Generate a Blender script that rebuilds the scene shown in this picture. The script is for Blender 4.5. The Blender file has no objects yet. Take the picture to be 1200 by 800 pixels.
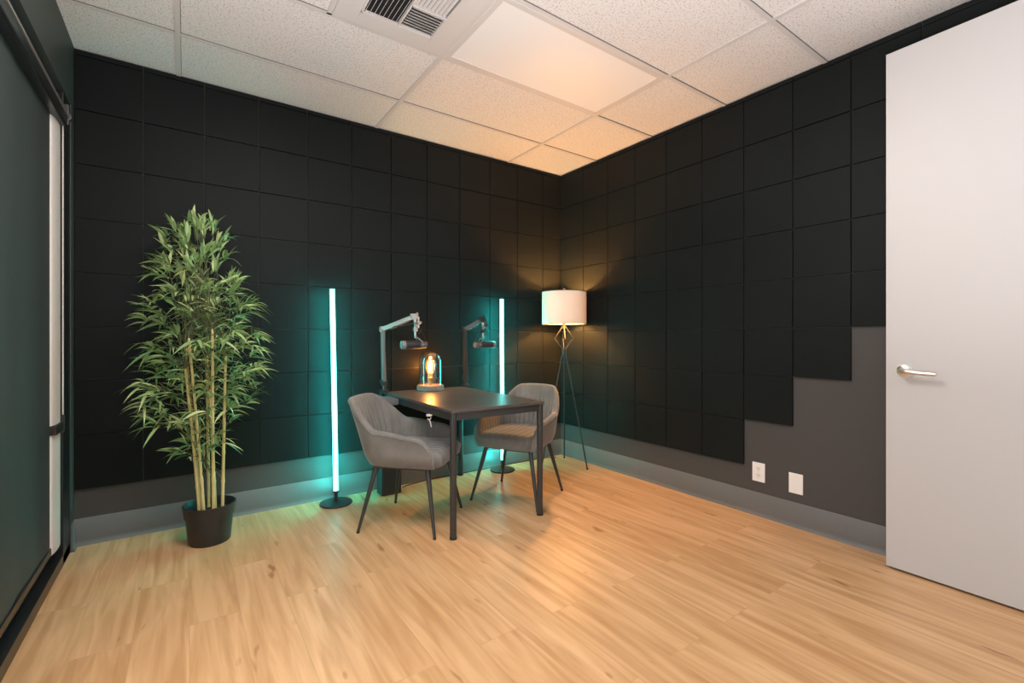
import bpy, bmesh, math, random
from mathutils import Vector, Matrix
random.seed(7)
S = bpy.context.scene
COL = S.collection
PI = math.pi

# ------------------------------------------------------------------ camera
cam_d = bpy.data.cameras.new('camera')
cam_d.sensor_width = 36.0
cam_d.lens = 545.0 / 1200.0 * 36.0
cam_d.shift_y = -5.0 / 1200.0
cam_d.clip_start = 0.02
cam = bpy.data.objects.new('camera', cam_d)
COL.objects.link(cam)
cam.location = (-3.04, -3.486, 1.155)
cam.rotation_euler = (PI / 2, 0, -math.atan2(0.575, 0.818))
S.camera = cam

# ------------------------------------------------------------------ world, lights, exposure
w = bpy.data.worlds.new('world')
S.world = w
w.use_nodes = True
w.node_tree.nodes['Background'].inputs[0].default_value = (0.9, 0.95, 1.0, 1)
w.node_tree.nodes['Background'].inputs[1].default_value = 0.6
S.view_settings.view_transform = 'Standard'
S.view_settings.look = 'None'
S.view_settings.gamma = 1
S.view_settings.use_curve_mapping = False
S.view_settings.exposure = 0.12

def area(name, loc, rot, sx, sy, power, col):
    l = bpy.data.lights.new(name, 'AREA')
    l.shape = 'RECTANGLE'; l.size = sx; l.size_y = sy
    l.energy = power; l.color = col
    o = bpy.data.objects.new(name, l); COL.objects.link(o)
    o.location = loc; o.rotation_euler = rot
    return o

H = 2.743          # ceiling height
WX = -3.54         # window wall plane
WY = -3.70         # door wall plane
# fill light added in the unseen doorway, aimed into the room
area('doorway_fill', (-0.72, WY - 0.12, 1.25), (PI / 2, 0, math.radians(0)), 0.95, 2.3, 4, (1.0, 0.95, 0.92))
# added fill light, set in an invented bare stretch of window out of view
area('window_fill', (WX - 0.06, -2.52, 1.25), (0, -PI / 2, 0), 2.1, 1.75, 20, (1.0, 0.97, 0.95))
# added upward fill by the door wall, brightens the ceiling
area('ceiling_fill', (-2.8, WY + 0.20, 0.95), (math.radians(90 + 88), 0, 0), 1.4, 0.4, 95, (1.0, 0.95, 0.95))

# ------------------------------------------------------------------ materials
def M(name, col, rough=0.5, metal=0.0, spec=0.5, emit=None, estr=0.0, sheen=0.0, noise=None, bump=None, trans=0.0, coat=0.0):
    m = bpy.data.materials.new(name); m.use_nodes = True
    nt = m.node_tree; b = nt.nodes['Principled BSDF']
    b.inputs['Base Color'].default_value = (*col, 1)
    b.inputs['Roughness'].default_value = rough
    b.inputs['Metallic'].default_value = metal
    b.inputs['Specular IOR Level'].default_value = spec
    b.inputs['Sheen Weight'].default_value = sheen
    b.inputs['Transmission Weight'].default_value = trans
    b.inputs['Coat Weight'].default_value = coat
    if emit:
        b.inputs['Emission Color'].default_value = (*emit, 1)
        b.inputs['Emission Strength'].default_value = estr
    tc = nt.nodes.new('ShaderNodeTexCoord')
    if noise:                       # (scale, amount) colour variation
        n = nt.nodes.new('ShaderNodeTexNoise'); n.inputs['Scale'].default_value = noise[0]; n.inputs['Detail'].default_value = 4
        nt.links.new(tc.outputs['Object'], n.inputs['Vector'])
        r = nt.nodes.new('ShaderNodeValToRGB')
        a = noise[1]
        r.color_ramp.elements[0].position = 0.3; r.color_ramp.elements[1].position = 0.7
        r.color_ramp.elements[0].color = (*[c * (1 - a) for c in col], 1)
        r.color_ramp.elements[1].color = (*[min(1, c * (1 + a)) for c in col], 1)
        nt.links.new(n.outputs['Fac'], r.inputs['Fac']); nt.links.new(r.outputs['Color'], b.inputs['Base Color'])
    if bump:                        # (scale, strength)
        n2 = nt.nodes.new('ShaderNodeTexNoise'); n2.inputs['Scale'].default_value = bump[0]; n2.inputs['Detail'].default_value = 5
        nt.links.new(tc.outputs['Object'], n2.inputs['Vector'])
        bp = nt.nodes.new('ShaderNodeBump'); bp.inputs['Strength'].default_value = bump[1]; bp.inputs['Distance'].default_value = 0.002
        nt.links.new(n2.outputs['Fac'], bp.inputs['Height']); nt.links.new(bp.outputs['Normal'], b.inputs['Normal'])
    return m

TILE = M('panel_felt', (0.0105, 0.0125, 0.0124), 0.50, spec=0.08, noise=(1.3, 0.12), bump=(240, 0.25))
WALLP = M('charcoal_wall_paint', (0.072, 0.069, 0.066), 0.55, spec=0.2, bump=(130, 0.15))
WALLC = M('dark_green_grey_paint', (0.050, 0.060, 0.056), 0.5, spec=0.4, bump=(130, 0.12))
BASEB = M('grey_cove_base', (0.14, 0.14, 0.137), 0.45, spec=0.45)
BACKW = M('back_wall_paint', (0.16, 0.155, 0.15), 0.7, bump=(130, 0.1))
DOORM = M('door_white', (0.53, 0.515, 0.51), 0.42, spec=0.4, bump=(40, 0.03))
STEEL = M('brushed_nickel', (0.72, 0.69, 0.65), 0.28, metal=1.0)
PLATE = M('white_plastic', (0.85, 0.83, 0.80), 0.35)
SLOT = M('slot_black', (0.02, 0.02, 0.02), 0.5)
BLK = M('black_powder_coat', (0.022, 0.022, 0.023), 0.42, spec=0.5, bump=(300, 0.05))
GUN = M('dark_gunmetal', (0.055, 0.055, 0.055), 0.38, metal=0.4)
FRAMEM = M('black_aluminium', (0.012, 0.014, 0.014), 0.32, spec=0.5)
RAILEDGE = M('satin_aluminium', (0.62, 0.56, 0.52), 0.35, metal=0.8)
BLIND = M('dark_blind_fabric', (0.038, 0.050, 0.050), 0.55, spec=0.45, bump=(500, 0.2))
POSTW = M('white_post', (0.74, 0.70, 0.67), 0.5)
SOCKETM = M('brass', (0.55, 0.36, 0.14), 0.3, metal=1.0)
POT = M('black_plastic_pot', (0.020, 0.022, 0.022), 0.45)
SOIL = M('dark_moss', (0.012, 0.012, 0.010), 0.95, bump=(60, 1.0))
VENTM = M('vent_white_metal', (0.62, 0.59, 0.57), 0.45)
VENTD = M('duct_black', (0.01, 0.01, 0.01), 0.9)
TBAR = M('ceiling_grid_white', (0.60, 0.57, 0.55), 0.5)
CONC = M('lamp_base_wood', (0.20, 0.17, 0.14), 0.6, noise=(30, 0.3))
ARM_S = M('arm_silver', (0.50, 0.48, 0.46), 0.3, metal=0.75)
ARM_D = M('arm_dark', (0.05, 0.048, 0.046), 0.35, metal=0.4)
MICB = M('microphone_body', (0.035, 0.035, 0.036), 0.45, metal=0.2)
MICG = M('microphone_grey', (0.26, 0.27, 0.27), 0.4, metal=0.5)
BOXG = M('grey_box', (0.12, 0.13, 0.14), 0.45)
CABLE = M('black_cable', (0.015, 0.015, 0.015), 0.5)
VELVET = M('grey_velvet', (0.185, 0.178, 0.165), 0.78, spec=0.25, sheen=0.55, noise=(9, 0.18), bump=(260, 0.25))
VELVET.node_tree.nodes['Principled BSDF'].inputs['Sheen Roughness'].default_value = 0.35
CHLEG = M('chair_leg_metal', (0.030, 0.029, 0.028), 0.38, spec=0.5)
TABLEM = M('table_laminate', (0.085, 0.074, 0.066), 0.34, spec=0.5, noise=(6, 0.15))
TLEG = M('table_leg_metal', (0.045, 0.044, 0.043), 0.33, metal=0.3)
BULB_E = M('filament_glow', (1, 0.6, 0.2), 0.4, emit=(1.0, 0.50, 0.14), estr=120.0)
LED = M('cyan_led_diffuser', (0.3, 0.9, 0.9), 0.4, emit=(0.115, 0.84, 0.80), estr=6.0)
LED_FILL = M('cyan_glow_fill', (0.3, 0.9, 0.9), 0.4, emit=(0.010, 0.84, 0.80), estr=230.0)  # for the emitter added behind each tube
PANEL_E = M('troffer_lens', (0.75, 0.73, 0.71), 0.5, emit=(1.0, 0.95, 0.91), estr=0.04)
FILL_LENS = M('rear_fill_lens', (0.75, 0.73, 0.71), 0.5, emit=(1.0, 0.95, 0.91), estr=25.0)  # lens of the added, unseen rear fill panel

def glass(name, col=(1, 1, 1), rough=0.0):
    m = bpy.data.materials.new(name); m.use_nodes = True
    nt = m.node_tree; nt.nodes.clear()
    o = nt.nodes.new('ShaderNodeOutputMaterial')
    mix = nt.nodes.new('ShaderNodeMixShader'); t = nt.nodes.new('ShaderNodeBsdfTransparent'); g = nt.nodes.new('ShaderNodeBsdfGlossy')
    f = nt.nodes.new('ShaderNodeLayerWeight'); f.inputs['Blend'].default_value = 0.35
    t.inputs[0].default_value = (*col, 1); g.inputs['Roughness'].default_value = rough
    mu = nt.nodes.new('ShaderNodeMath'); mu.operation = 'MULTIPLY_ADD'; mu.inputs[1].default_value = 0.75; mu.inputs[2].default_value = 0.04
    nt.links.new(f.outputs['Facing'], mu.inputs[0]); nt.links.new(mu.outputs[0], mix.inputs[0])
    nt.links.new(t.outputs[0], mix.inputs[1]); nt.links.new(g.outputs[0], mix.inputs[2]); nt.links.new(mix.outputs[0], o.inputs[0])
    return m
GLASS = glass('clear_glass', (0.93, 0.93, 0.92), 0.03)
AMBER = glass('amber_bulb_glass', (1.0, 0.80, 0.50), 0.02)
GLOW = glass('glowing_amber_bulb', (1.0, 0.80, 0.50), 0.02)
_n = GLOW.node_tree; _a = _n.nodes.new('ShaderNodeAddShader'); _e = _n.nodes.new('ShaderNodeEmission'); _e.inputs[0].default_value = (1, 0.30, 0.05, 1); _e.inputs[1].default_value = 0.7
_o = [q for q in _n.nodes if q.type == 'OUTPUT_MATERIAL'][0]; _m = _o.inputs[0].links[0].from_socket
_n.links.new(_m, _a.inputs[0]); _n.links.new(_e.outputs[0], _a.inputs[1]); _n.links.new(_a.outputs[0], _o.inputs[0])

# lampshade: thin linen, partly translucent
SHADE = bpy.data.materials.new('linen_shade'); SHADE.use_nodes = True
nt = SHADE.node_tree; nt.nodes.clear()
o_ = nt.nodes.new('ShaderNodeOutputMaterial'); mx = nt.nodes.new('ShaderNodeMixShader'); mx.inputs[0].default_value = 0.06
df = nt.nodes.new('ShaderNodeBsdfDiffuse'); df.inputs[0].default_value = (0.80, 0.74, 0.66, 1)
tr = nt.nodes.new('ShaderNodeBsdfTranslucent'); tr.inputs[0].default_value = (0.95, 0.86, 0.72, 1)
tc = nt.nodes.new('ShaderNodeTexCoord'); wv = nt.nodes.new('ShaderNodeTexNoise'); wv.inputs['Scale'].default_value = 220
bp = nt.nodes.new('ShaderNodeBump'); bp.inputs['Strength'].default_value = 0.2; bp.inputs['Distance'].default_value = 0.001
nt.links.new(tc.outputs['Object'], wv.inputs['Vector']); nt.links.new(wv.outputs['Fac'], bp.inputs['Height']); nt.links.new(bp.outputs['Normal'], df.inputs['Normal'])
nt.links.new(df.outputs[0], mx.inputs[1]); nt.links.new(tr.outputs[0], mx.inputs[2]); nt.links.new(mx.outputs[0], o_.inputs[0])

# floor: light oak laminate, boards along Y
FLOOR = bpy.data.materials.new('oak_laminate'); FLOOR.use_nodes = True
nt = FLOOR.node_tree; L = nt.links; b = nt.nodes['Principled BSDF']
tc = nt.nodes.new('ShaderNodeTexCoord')
mp = nt.nodes.new('ShaderNodeMapping'); mp.inputs['Rotation'].default_value = (0, 0, PI / 2)
L.new(tc.outputs['Object'], mp.inputs['Vector'])
br = nt.nodes.new('ShaderNodeTexBrick')
br.inputs['Scale'].default_value = 1.0; br.inputs['Brick Width'].default_value = 1.22; br.inputs['Row Height'].default_value = 0.178
br.inputs['Mortar Size'].default_value = 0.0012; br.inputs['Mortar Smooth'].default_value = 0.1; br.offset = 0.37; br.offset_frequency = 2
br.inputs['Color1'].default_value = (0.0, 0, 0, 1); br.inputs['Color2'].default_value = (1, 1, 1, 1); br.inputs['Mortar'].default_value = (0.5, 0.5, 0.5, 1)
L.new(mp.outputs['Vector'], br.inputs['Vector'])
ramp = nt.nodes.new('ShaderNodeValToRGB')
ramp.color_ramp.elements[0].color = (0.600, 0.365, 0.185, 1); ramp.color_ramp.elements[1].color = (0.67, 0.42, 0.225, 1)
L.new(br.outputs['Color'], ramp.inputs['Fac'])
# grain, stretched along Y, shifted per board
mp2 = nt.nodes.new('ShaderNodeMapping'); mp2.inputs['Scale'].default_value = (14, 1.1, 1)
add = nt.nodes.new('ShaderNodeVectorMath'); add.operation = 'ADD'
sc = nt.nodes.new('ShaderNodeVectorMath'); sc.operation = 'SCALE'; sc.inputs['Scale'].default_value = 7.0
L.new(br.outputs['Color'], sc.inputs[0]); L.new(tc.outputs['Object'], add.inputs[0]); L.new(sc.outputs['Vector'], add.inputs[1])
L.new(add.outputs['Vector'], mp2.inputs['Vector'])
gn = nt.nodes.new('ShaderNodeTexNoise'); gn.inputs['Scale'].default_value = 1.6; gn.inputs['Detail'].default_value = 7; gn.inputs['Distortion'].default_value = 0.6
L.new(mp2.outputs['Vector'], gn.inputs['Vector'])
gr = nt.nodes.new('ShaderNodeValToRGB'); gr.color_ramp.elements[0].position = 0.32; gr.color_ramp.elements[1].position = 0.66
gr.color_ramp.elements[0].color = (0.70, 0.60, 0.48, 1); gr.color_ramp.elements[1].color = (1.06, 1.06, 1.06, 1)
L.new(gn.outputs['Fac'], gr.inputs['Fac'])
mul = nt.nodes.new('ShaderNodeMix'); mul.data_type = 'RGBA'; mul.blend_type = 'MULTIPLY'; mul.inputs['Factor'].default_value = 0.85
L.new(ramp.outputs['Color'], mul.inputs['A']); L.new(gr.outputs['Color'], mul.inputs['B'])
# small dark knots
kn = nt.nodes.new('ShaderNodeTexNoise'); kn.inputs['Scale'].default_value = 1.0; kn.inputs['Detail'].default_value = 2
mp3 = nt.nodes.new('ShaderNodeMapping'); mp3.inputs['Scale'].default_value = (16, 4.5, 1); L.new(add.outputs['Vector'], mp3.inputs['Vector']); L.new(mp3.outputs['Vector'], kn.inputs['Vector'])
kr = nt.nodes.new('ShaderNodeValToRGB'); kr.color_ramp.elements[0].position = 0.24; kr.color_ramp.elements[1].position = 0.31
kr.color_ramp.elements[0].color = (0.55, 0.44, 0.34, 1); kr.color_ramp.elements[1].color = (1, 1, 1, 1)
L.new(kn.outputs['Fac'], kr.inputs['Fac'])
mu2 = nt.nodes.new('ShaderNodeMix'); mu2.data_type = 'RGBA'; mu2.blend_type = 'MULTIPLY'; mu2.inputs['Factor'].default_value = 0.9
L.new(mul.outputs['Result'], mu2.inputs['A']); L.new(kr.outputs['Color'], mu2.inputs['B'])
mo = nt.nodes.new('ShaderNodeMix'); mo.data_type = 'RGBA'; mo.blend_type = 'MIX'
mo.inputs['B'].default_value = (0.30, 0.18, 0.09, 1)
mf = nt.nodes.new('ShaderNodeMath'); mf.operation = 'MULTIPLY'; mf.inputs[1].default_value = 0.3
L.new(br.outputs['Fac'], mf.inputs[0]); L.new(mf.outputs[0], mo.inputs['Factor']); L.new(mu2.outputs['Result'], mo.inputs['A'])
L.new(mo.outputs['Result'], b.inputs['Base Color'])
b.inputs['Roughness'].default_value = 0.36; b.inputs['Specular IOR Level'].default_value = 0.45
bp = nt.nodes.new('ShaderNodeBump'); bp.inputs['Strength'].default_value = 0.12; bp.inputs['Distance'].default_value = 0.002
L.new(gn.outputs['Fac'], bp.inputs['Height']); L.new(bp.outputs['Normal'], b.inputs['Normal'])

# ceiling tile: white mineral fibre with fine pits
CEIL = bpy.data.materials.new('mineral_fibre_tile'); CEIL.use_nodes = True
nt = CEIL.node_tree; L = nt.links; b = nt.nodes['Principled BSDF']
tc = nt.nodes.new('ShaderNodeTexCoord')
n1 = nt.nodes.new('ShaderNodeTexNoise'); n1.inputs['Scale'].default_value = 120; n1.inputs['Detail'].default_value = 3; n1.inputs['Roughness'].default_value = 0.6
L.new(tc.outputs['Object'], n1.inputs['Vector'])
r1 = nt.nodes.new('ShaderNodeValToRGB'); r1.color_ramp.elements[0].position = 0.36; r1.color_ramp.elements[1].position = 0.46
r1.color_ramp.elements[0].color = (0.44, 0.42, 0.41, 1); r1.color_ramp.elements[1].color = (0.73, 0.70, 0.68, 1)
L.new(n1.outputs['Fac'], r1.inputs['Fac']); L.new(r1.outputs['Color'], b.inputs['Base Color'])
b.inputs['Roughness'].default_value = 0.9; b.inputs['Specular IOR Level'].default_value = 0.2
bp = nt.nodes.new('ShaderNodeBump'); bp.inputs['Strength'].default_value = 0.35; bp.inputs['Distance'].default_value = 0.003
L.new(n1.outputs['Fac'], bp.inputs['Height']); L.new(bp.outputs['Normal'], b.inputs['Normal'])

def island_mat(name, cols, rough):
    m = bpy.data.materials.new(name); m.use_nodes = True
    nt = m.node_tree; b = nt.nodes['Principled BSDF']
    g = nt.nodes.new('ShaderNodeNewGeometry'); r = nt.nodes.new('ShaderNodeValToRGB')
    el = r.color_ramp.elements
    while len(el) < len(cols): el.new(0.5)
    for i, c in enumerate(cols):
        el[i].position = i / (len(cols) - 1); el[i].color = (*c, 1)
    nt.links.new(g.outputs['Random Per Island'], r.inputs['Fac']); nt.links.new(r.outputs['Color'], b.inputs['Base Color'])
    b.inputs['Roughness'].default_value = rough
    return m
LEAF = island_mat('bamboo_leaf', [(0.07, 0.15, 0.055), (0.18, 0.30, 0.10), (0.30, 0.43, 0.16), (0.50, 0.58, 0.26), (0.12, 0.23, 0.10)], 0.45)
TWIG = M('twig_green_brown', (0.10, 0.11, 0.045), 0.7)
CANE = bpy.data.materials.new('bamboo_cane'); CANE.use_nodes = True
nt = CANE.node_tree; b = nt.nodes['Principled BSDF']
tc = nt.nodes.new('ShaderNodeTexCoord'); wv = nt.nodes.new('ShaderNodeTexNoise'); wv.inputs['Scale'].default_value = 9
rr = nt.nodes.new('ShaderNodeValToRGB'); rr.color_ramp.elements[0].color = (0.46, 0.34, 0.11, 1); rr.color_ramp.elements[1].color = (0.78, 0.62, 0.28, 1)
nt.links.new(tc.outputs['Object'], wv.inputs['Vector']); nt.links.new(wv.outputs['Fac'], rr.inputs['Fac']); nt.links.new(rr.outputs['Color'], b.inputs['Base Color'])
b.inputs['Roughness'].default_value = 0.5

# ------------------------------------------------------------------ helpers
def finish(name, bm, mat, parent=None, smooth=None, bevel=0.0, seg=2):
    me = bpy.data.meshes.new(name)
    bmesh.ops.recalc_face_normals(bm, faces=bm.faces[:])
    if bevel > 0:
        ed = [e for e in bm.edges if len(e.link_faces) == 2 and e.calc_face_angle(0) > 0.6]
        bmesh.ops.bevel(bm, geom=ed, offset=bevel, segments=seg, profile=0.6, affect='EDGES')
    if smooth is not None:
        for f in bm.faces: f.smooth = True
        for e in bm.edges:
            if len(e.link_faces) == 2 and e.calc_face_angle(0) > math.radians(smooth): e.smooth = False
    bm.to_mesh(me); bm.free()
    me.materials.append(mat)
    o = bpy.data.objects.new(name, me); COL.objects.link(o)
    if parent: o.parent = parent
    return o

def box(bm, c, s, rot=None):
    m = Matrix.Translation(Vector(c))
    if rot is not None: m = m @ rot
    m = m @ Matrix.Diagonal((s[0], s[1], s[2], 1))
    bmesh.ops.create_cube(bm, size=1.0, matrix=m)

def box2(bm, a, b_):
    box(bm, [(a[i] + b_[i]) / 2 for i in range(3)], [abs(b_[i] - a[i]) for i in range(3)])

def rod(bm, p, q, r1, r2=None, n=16):
    p = Vector(p); q = Vector(q); d = q - p
    r2 = r1 if r2 is None else r2
    m = Matrix.Translation((p + q) / 2) @ d.to_track_quat('Z', 'Y').to_matrix().to_4x4()
    bmesh.ops.create_cone(bm, cap_ends=True, segments=n, radius1=r1, radius2=r2, depth=d.length, matrix=m)

def lathe(bm, prof, c=(0, 0, 0), n=40, close=False):
    rings = []
    for r, z in prof:
        if r < 1e-5: rings.append([bm.verts.new((c[0], c[1], c[2] + z))])
        else: rings.append([bm.verts.new((c[0] + r * math.cos(2 * PI * k / n), c[1] + r * math.sin(2 * PI * k / n), c[2] + z)) for k in range(n)])
    pairs = list(zip(rings, rings[1:]))
    if close: pairs.append((rings[-1], rings[0]))
    for a, b_ in pairs:
        for k in range(n):
            k2 = (k + 1) % n
            if len(a) == 1 and len(b_) == 1: continue
            if len(a) == 1: bm.faces.new((a[0], b_[k], b_[k2]))
            elif len(b_) == 1: bm.faces.new((a[k], b_[0], a[k2]))
            else: bm.faces.new((a[k], b_[k], b_[k2], a[k2]))

def tube(bm, pts, r, n=8):
    pts = [Vector(p) for p in pts]; rings = []
    for i, p in enumerate(pts):
        t = (pts[min(i + 1, len(pts) - 1)] - pts[max(i - 1, 0)]).normalized()
        up = Vector((0, 0, 1)) if abs(t.z) < 0.95 else Vector((1, 0, 0))
        u = t.cross(up).normalized(); v = t.cross(u)
        rr_ = r[i] if isinstance(r, (list, tuple)) else r
        rings.append([bm.verts.new(p + u * rr_ * math.cos(2 * PI * k / n) + v * rr_ * math.sin(2 * PI * k / n)) for k in range(n)])
    for a, b_ in zip(rings, rings[1:]):
        for k in range(n): bm.faces.new((a[k], a[(k + 1) % n], b_[(k + 1) % n], b_[k]))
    bm.faces.new(rings[0]); bm.faces.new(rings[-1][::-1])

def ball(bm, c, r, n=16, sz=1.0):
    bmesh.ops.create_uvsphere(bm, u_segments=n, v_segments=n // 2 + 2, radius=r, matrix=Matrix.Translation(Vector(c)) @ Matrix.Diagonal((1, 1, sz, 1)))

def thing(name, label, cat, loc=(0, 0, 0), rz=0.0, group=None):
    o = bpy.data.objects.new(name, None); COL.objects.link(o)
    o.empty_display_size = 0.05
    o.location = loc; o.rotation_euler = (0, 0, rz)
    o['label'] = label; o['category'] = cat
    if group: o['group'] = group
    return o

def tag(o, label, cat, group=None):
    o['label'] = label; o['category'] = cat
    if group: o['group'] = group
    return o

def struct(o):
    o['kind'] = 'structure'; return o

def copy_tree(o, parent=None):
    c = o.copy(); COL.objects.link(c)
    if parent: c.parent = parent
    for ch in list(o.children): copy_tree(ch, c)
    return c

BM = bmesh.new

# ------------------------------------------------------------------ room shell
bm = BM(); box2(bm, (WX - 0.12, WY - 0.12, -0.1), (0.12, 0.12, 0.0)); struct(finish('floor', bm, FLOOR))
bm = BM(); box2(bm, (WX - 0.12, WY - 0.12, H + 0.006), (0.12, 0.12, H + 0.1)); struct(finish('ceiling', bm, CEIL))
bm = BM(); box2(bm, (WX - 0.12, 0.0, 0), (0.12, 0.12, H + 0.1)); struct(finish('wall_back', bm, WALLP))
bm = BM(); box2(bm, (0.0, WY - 0.12, 0), (0.12, 0.0, H + 0.1)); struct(finish('wall_right', bm, WALLP))
# window wall: pier by the corner, header, pier behind the camera
bm = BM()
box2(bm, (WX - 0.12, -0.088, 0), (WX, 0.0, H + 0.1))
box2(bm, (WX - 0.12, -3.45, 2.40), (WX, -0.088, H + 0.1))
box2(bm, (WX - 0.12, WY, 0), (WX, -3.45, H + 0.1))
struct(finish('wall_left', bm, WALLC))
# door wall behind the camera, with the doorway the white door belongs to
bm = BM()
box2(bm, (WX, WY - 0.12, 0), (-1.24, WY, H + 0.1))
box2(bm, (-0.20, WY - 0.12, 0), (0.0, WY, H + 0.1))
box2(bm, (-1.24, WY - 0.12, 2.60), (-0.20, WY, H + 0.1))
struct(finish('wall_front', bm, BACKW))

# ceiling grid of T-bars
bm = BM()
for gy in (-0.485, -1.097, -1.71, -2.325, -2.935, -3.545): box2(bm, (WX, gy - 0.012, H - 0.0015), (0.0, gy + 0.012, H + 0.007))
for gx in (-0.632, -1.852, -3.072): box2(bm, (gx - 0.012, WY, H - 0.002), (gx + 0.012, 0.0, H + 0.007))
box2(bm, (-2.474, -1.71, H - 0.0015), (-2.450, -1.097, H + 0.007))
struct(finish('trim_1', bm, TBAR))
bm = BM()   # dark strips painting in the thin shadow beside the bars
for gy in (-0.485, -1.097, -1.71, -2.325, -2.935): box2(bm, (WX, gy - 0.0145, H + 0.001), (0.0, gy - 0.012, H + 0.007))
for gx in (-0.632, -1.852, -3.072): box2(bm, (gx + 0.012, WY, H + 0.001), (gx + 0.0145, 0.0, H + 0.007))
struct(finish('trim_shadow', bm, M('grid_shadow_line', (0.16, 0.15, 0.14), 0.8)))

# baseboards (rubber cove base, 15 cm, flared toe)
def cove(name, run, axis, x0):
    bm = BM()
    prof = [(0.0, 0.0), (0.016, 0.0), (0.013, 0.006), (0.007, 0.016), (0.006, 0.03), (0.006, 0.146), (0.003, 0.150), (0.0, 0.150)]
    rows = []
    for t in run:
        rows.append([bm.verts.new(((t, -d, z) if axis == 'x' else (x0 + (d if x0 < -1 else -d), t, z))) for d, z in prof])
    for k in range(len(prof)):
        k2 = (k + 1) % len(prof)
        bm.faces.new((rows[0][k], rows[0][k2], rows[1][k2], rows[1][k]))
    bm.faces.new(rows[0]); bm.faces.new(rows[1][::-1])
    return struct(finish(name, bm, BASEB, smooth=40))
cove('baseboard_back', (WX, 0.0), 'x', 0)
cove('baseboard_right', (WY, -0.016), 'y', 0.0)
cove('baseboard_left', (-0.086, -0.016), 'y', WX)

# square acoustic wall panels, 30 cm pitch
def panel_wall(name, axis, cells, label):
    bm = BM()
    for a0, a1, z0, z1 in cells:
        g = 0.0022
        th = 0.0165 + random.uniform(-0.0015, 0.0015)
        tilt = random.uniform(-0.0012, 0.0012)
        if axis == 'x':
            before = len(bm.verts); box2(bm, (a0 + g, -th, z0 + g), (a1 - g, -0.0002, z1 - g)); bm.verts.ensure_lookup_table()
            for v in bm.verts[before:]:
                if v.co.y < -0.01: v.co.y += tilt * (1 if v.co.z > (z0 + z1) / 2 else -1)
        else:
            before = len(bm.verts); box2(bm, (-th, a0 + g, z0 + g), (-0.0002, a1 - g, z1 - g)); bm.verts.ensure_lookup_table()
            for v in bm.verts[before:]:
                if v.co.x < -0.01: v.co.x += tilt * (1 if v.co.z > (z0 + z1) / 2 else -1)
    o = finish(name, bm, TILE, bevel=0.0028, seg=2)
    return tag(o, label, 'wall panels')
zs = [(0.312 + 0.3 * k, 0.312 + 0.3 * (k + 1)) for k in range(8)]
zs.append((2.712, H - 0.003))
xs = [0.0, -0.24] + [-0.24 - 0.3 * k for k in range(1, 11)] + [WX]
cells = []
for i in range(len(xs) - 1):
    if xs[i] - xs[i + 1] < 0.02: continue
    for z0, z1 in zs: cells.append((xs[i + 1], xs[i] - (0.018 if i == 0 else 0), z0, z1))
panel_wall('acoustic_panelling', 'x', cells, 'black square acoustic panels covering the wall behind the plant, LED lamps and table')
ys = [0.0, -0.335] + [-0.335 - 0.303 * k for k in range(1, 12)]
cells = []
for i in range(len(ys) - 1):
    y0, y1 = ys[i], ys[i + 1]
    if y1 < WY: y1 = WY
    step = 0
    if y0 < -1.80: step = 1
    if y0 < -2.10: step = 2
    if y0 < -2.40: step = 3
    for k, (z0, z1) in enumerate(zs):
        if k >= step: cells.append((y1, y0 - (0.0 if i else 0.0), z0, z1))
panel_wall('acoustic_panelling', 'y', cells, 'black square acoustic panels with stepped lower edge on the right wall by the door')

# ------------------------------------------------------------------ window with blind
win = bpy.data.objects.new('window_1', None); COL.objects.link(win); win.location = (WX, -1.8, 0); struct(win)
def in_win(o):
    o.parent = win; o.matrix_parent_inverse = Matrix.Translation(-win.location); return o
bm = BM()
box2(bm, (WX - 0.11, -3.45, 0.0), (WX - 0.004, -0.088, 0.055))           # lower sill track
box2(bm, (WX - 0.11, -3.45, 0.055), (WX - 0.045, -0.088, 0.13))
box2(bm, (WX - 0.11, -0.255, 0.0), (WX - 0.004, -0.088, 2.40))           # jamb
box2(bm, (WX - 0.11, -3.45, 2.33), (WX - 0.03, -0.088, 2.40))          # head
in_win(finish('window_frame', bm, FRAMEM, bevel=0.002))
bm = BM(); box2(bm, (WX - 0.115, -3.45, 0.10), (WX - 0.112, -0.2, 2.36)); in_win(finish('window_pane', bm, GLASS))
bm = BM()
rod(bm, (WX - 0.019, -0.365, 0.13), (WX - 0.019, -0.365, 2.33), 0.05, n=24)
for v in bm.verts: v.co.y = -0.365 + (v.co.y + 0.365) * 1.9; v.co.x = WX - 0.019 + (v.co.x - WX + 0.019) * 0.30
in_win(finish('window_post', bm, POSTW, smooth=40))

bl = thing('roller_blind', 'dark grey-green roller blind lowered over the window at the left edge', 'blind', (WX, -1.0, 0))
def in_bl(o):
    o.parent = bl; o.matrix_parent_inverse = Matrix.Translation(-bl.location); return o
bm = BM()
N = 60
r0 = None
for i in range(N + 1):
    y = -0.462 - (1.62 - 0.462) * i / N
    x = WX - 0.020 + 0.0018 * math.sin(y * 9) + 0.0012 * math.sin(y * 23 + 1)
    a = bm.verts.new((x, y, 0.165)); c = bm.verts.new((x, y, 2.29))
    a2 = bm.verts.new((x - 0.003, y, 0.165)); c2 = bm.verts.new((x - 0.003, y, 2.29))
    if r0:
        bm.faces.new((r0[0], a, c, r0[1])); bm.faces.new((r0[2], r0[3], c2, a2)); bm.faces.new((r0[0], r0[2], a2, a)); bm.faces.new((r0[1], c, c2, r0[3]))
    r0 = (a, c, a2, c2)
in_bl(finish('blind_fabric', bm, BLIND, smooth=60))
bm = BM(); box2(bm, (WX - 0.032, -1.62, 0.135), (WX - 0.012, -0.462, 0.168)); in_bl(finish('bottom_bar', bm, FRAMEM, bevel=0.003))
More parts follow.
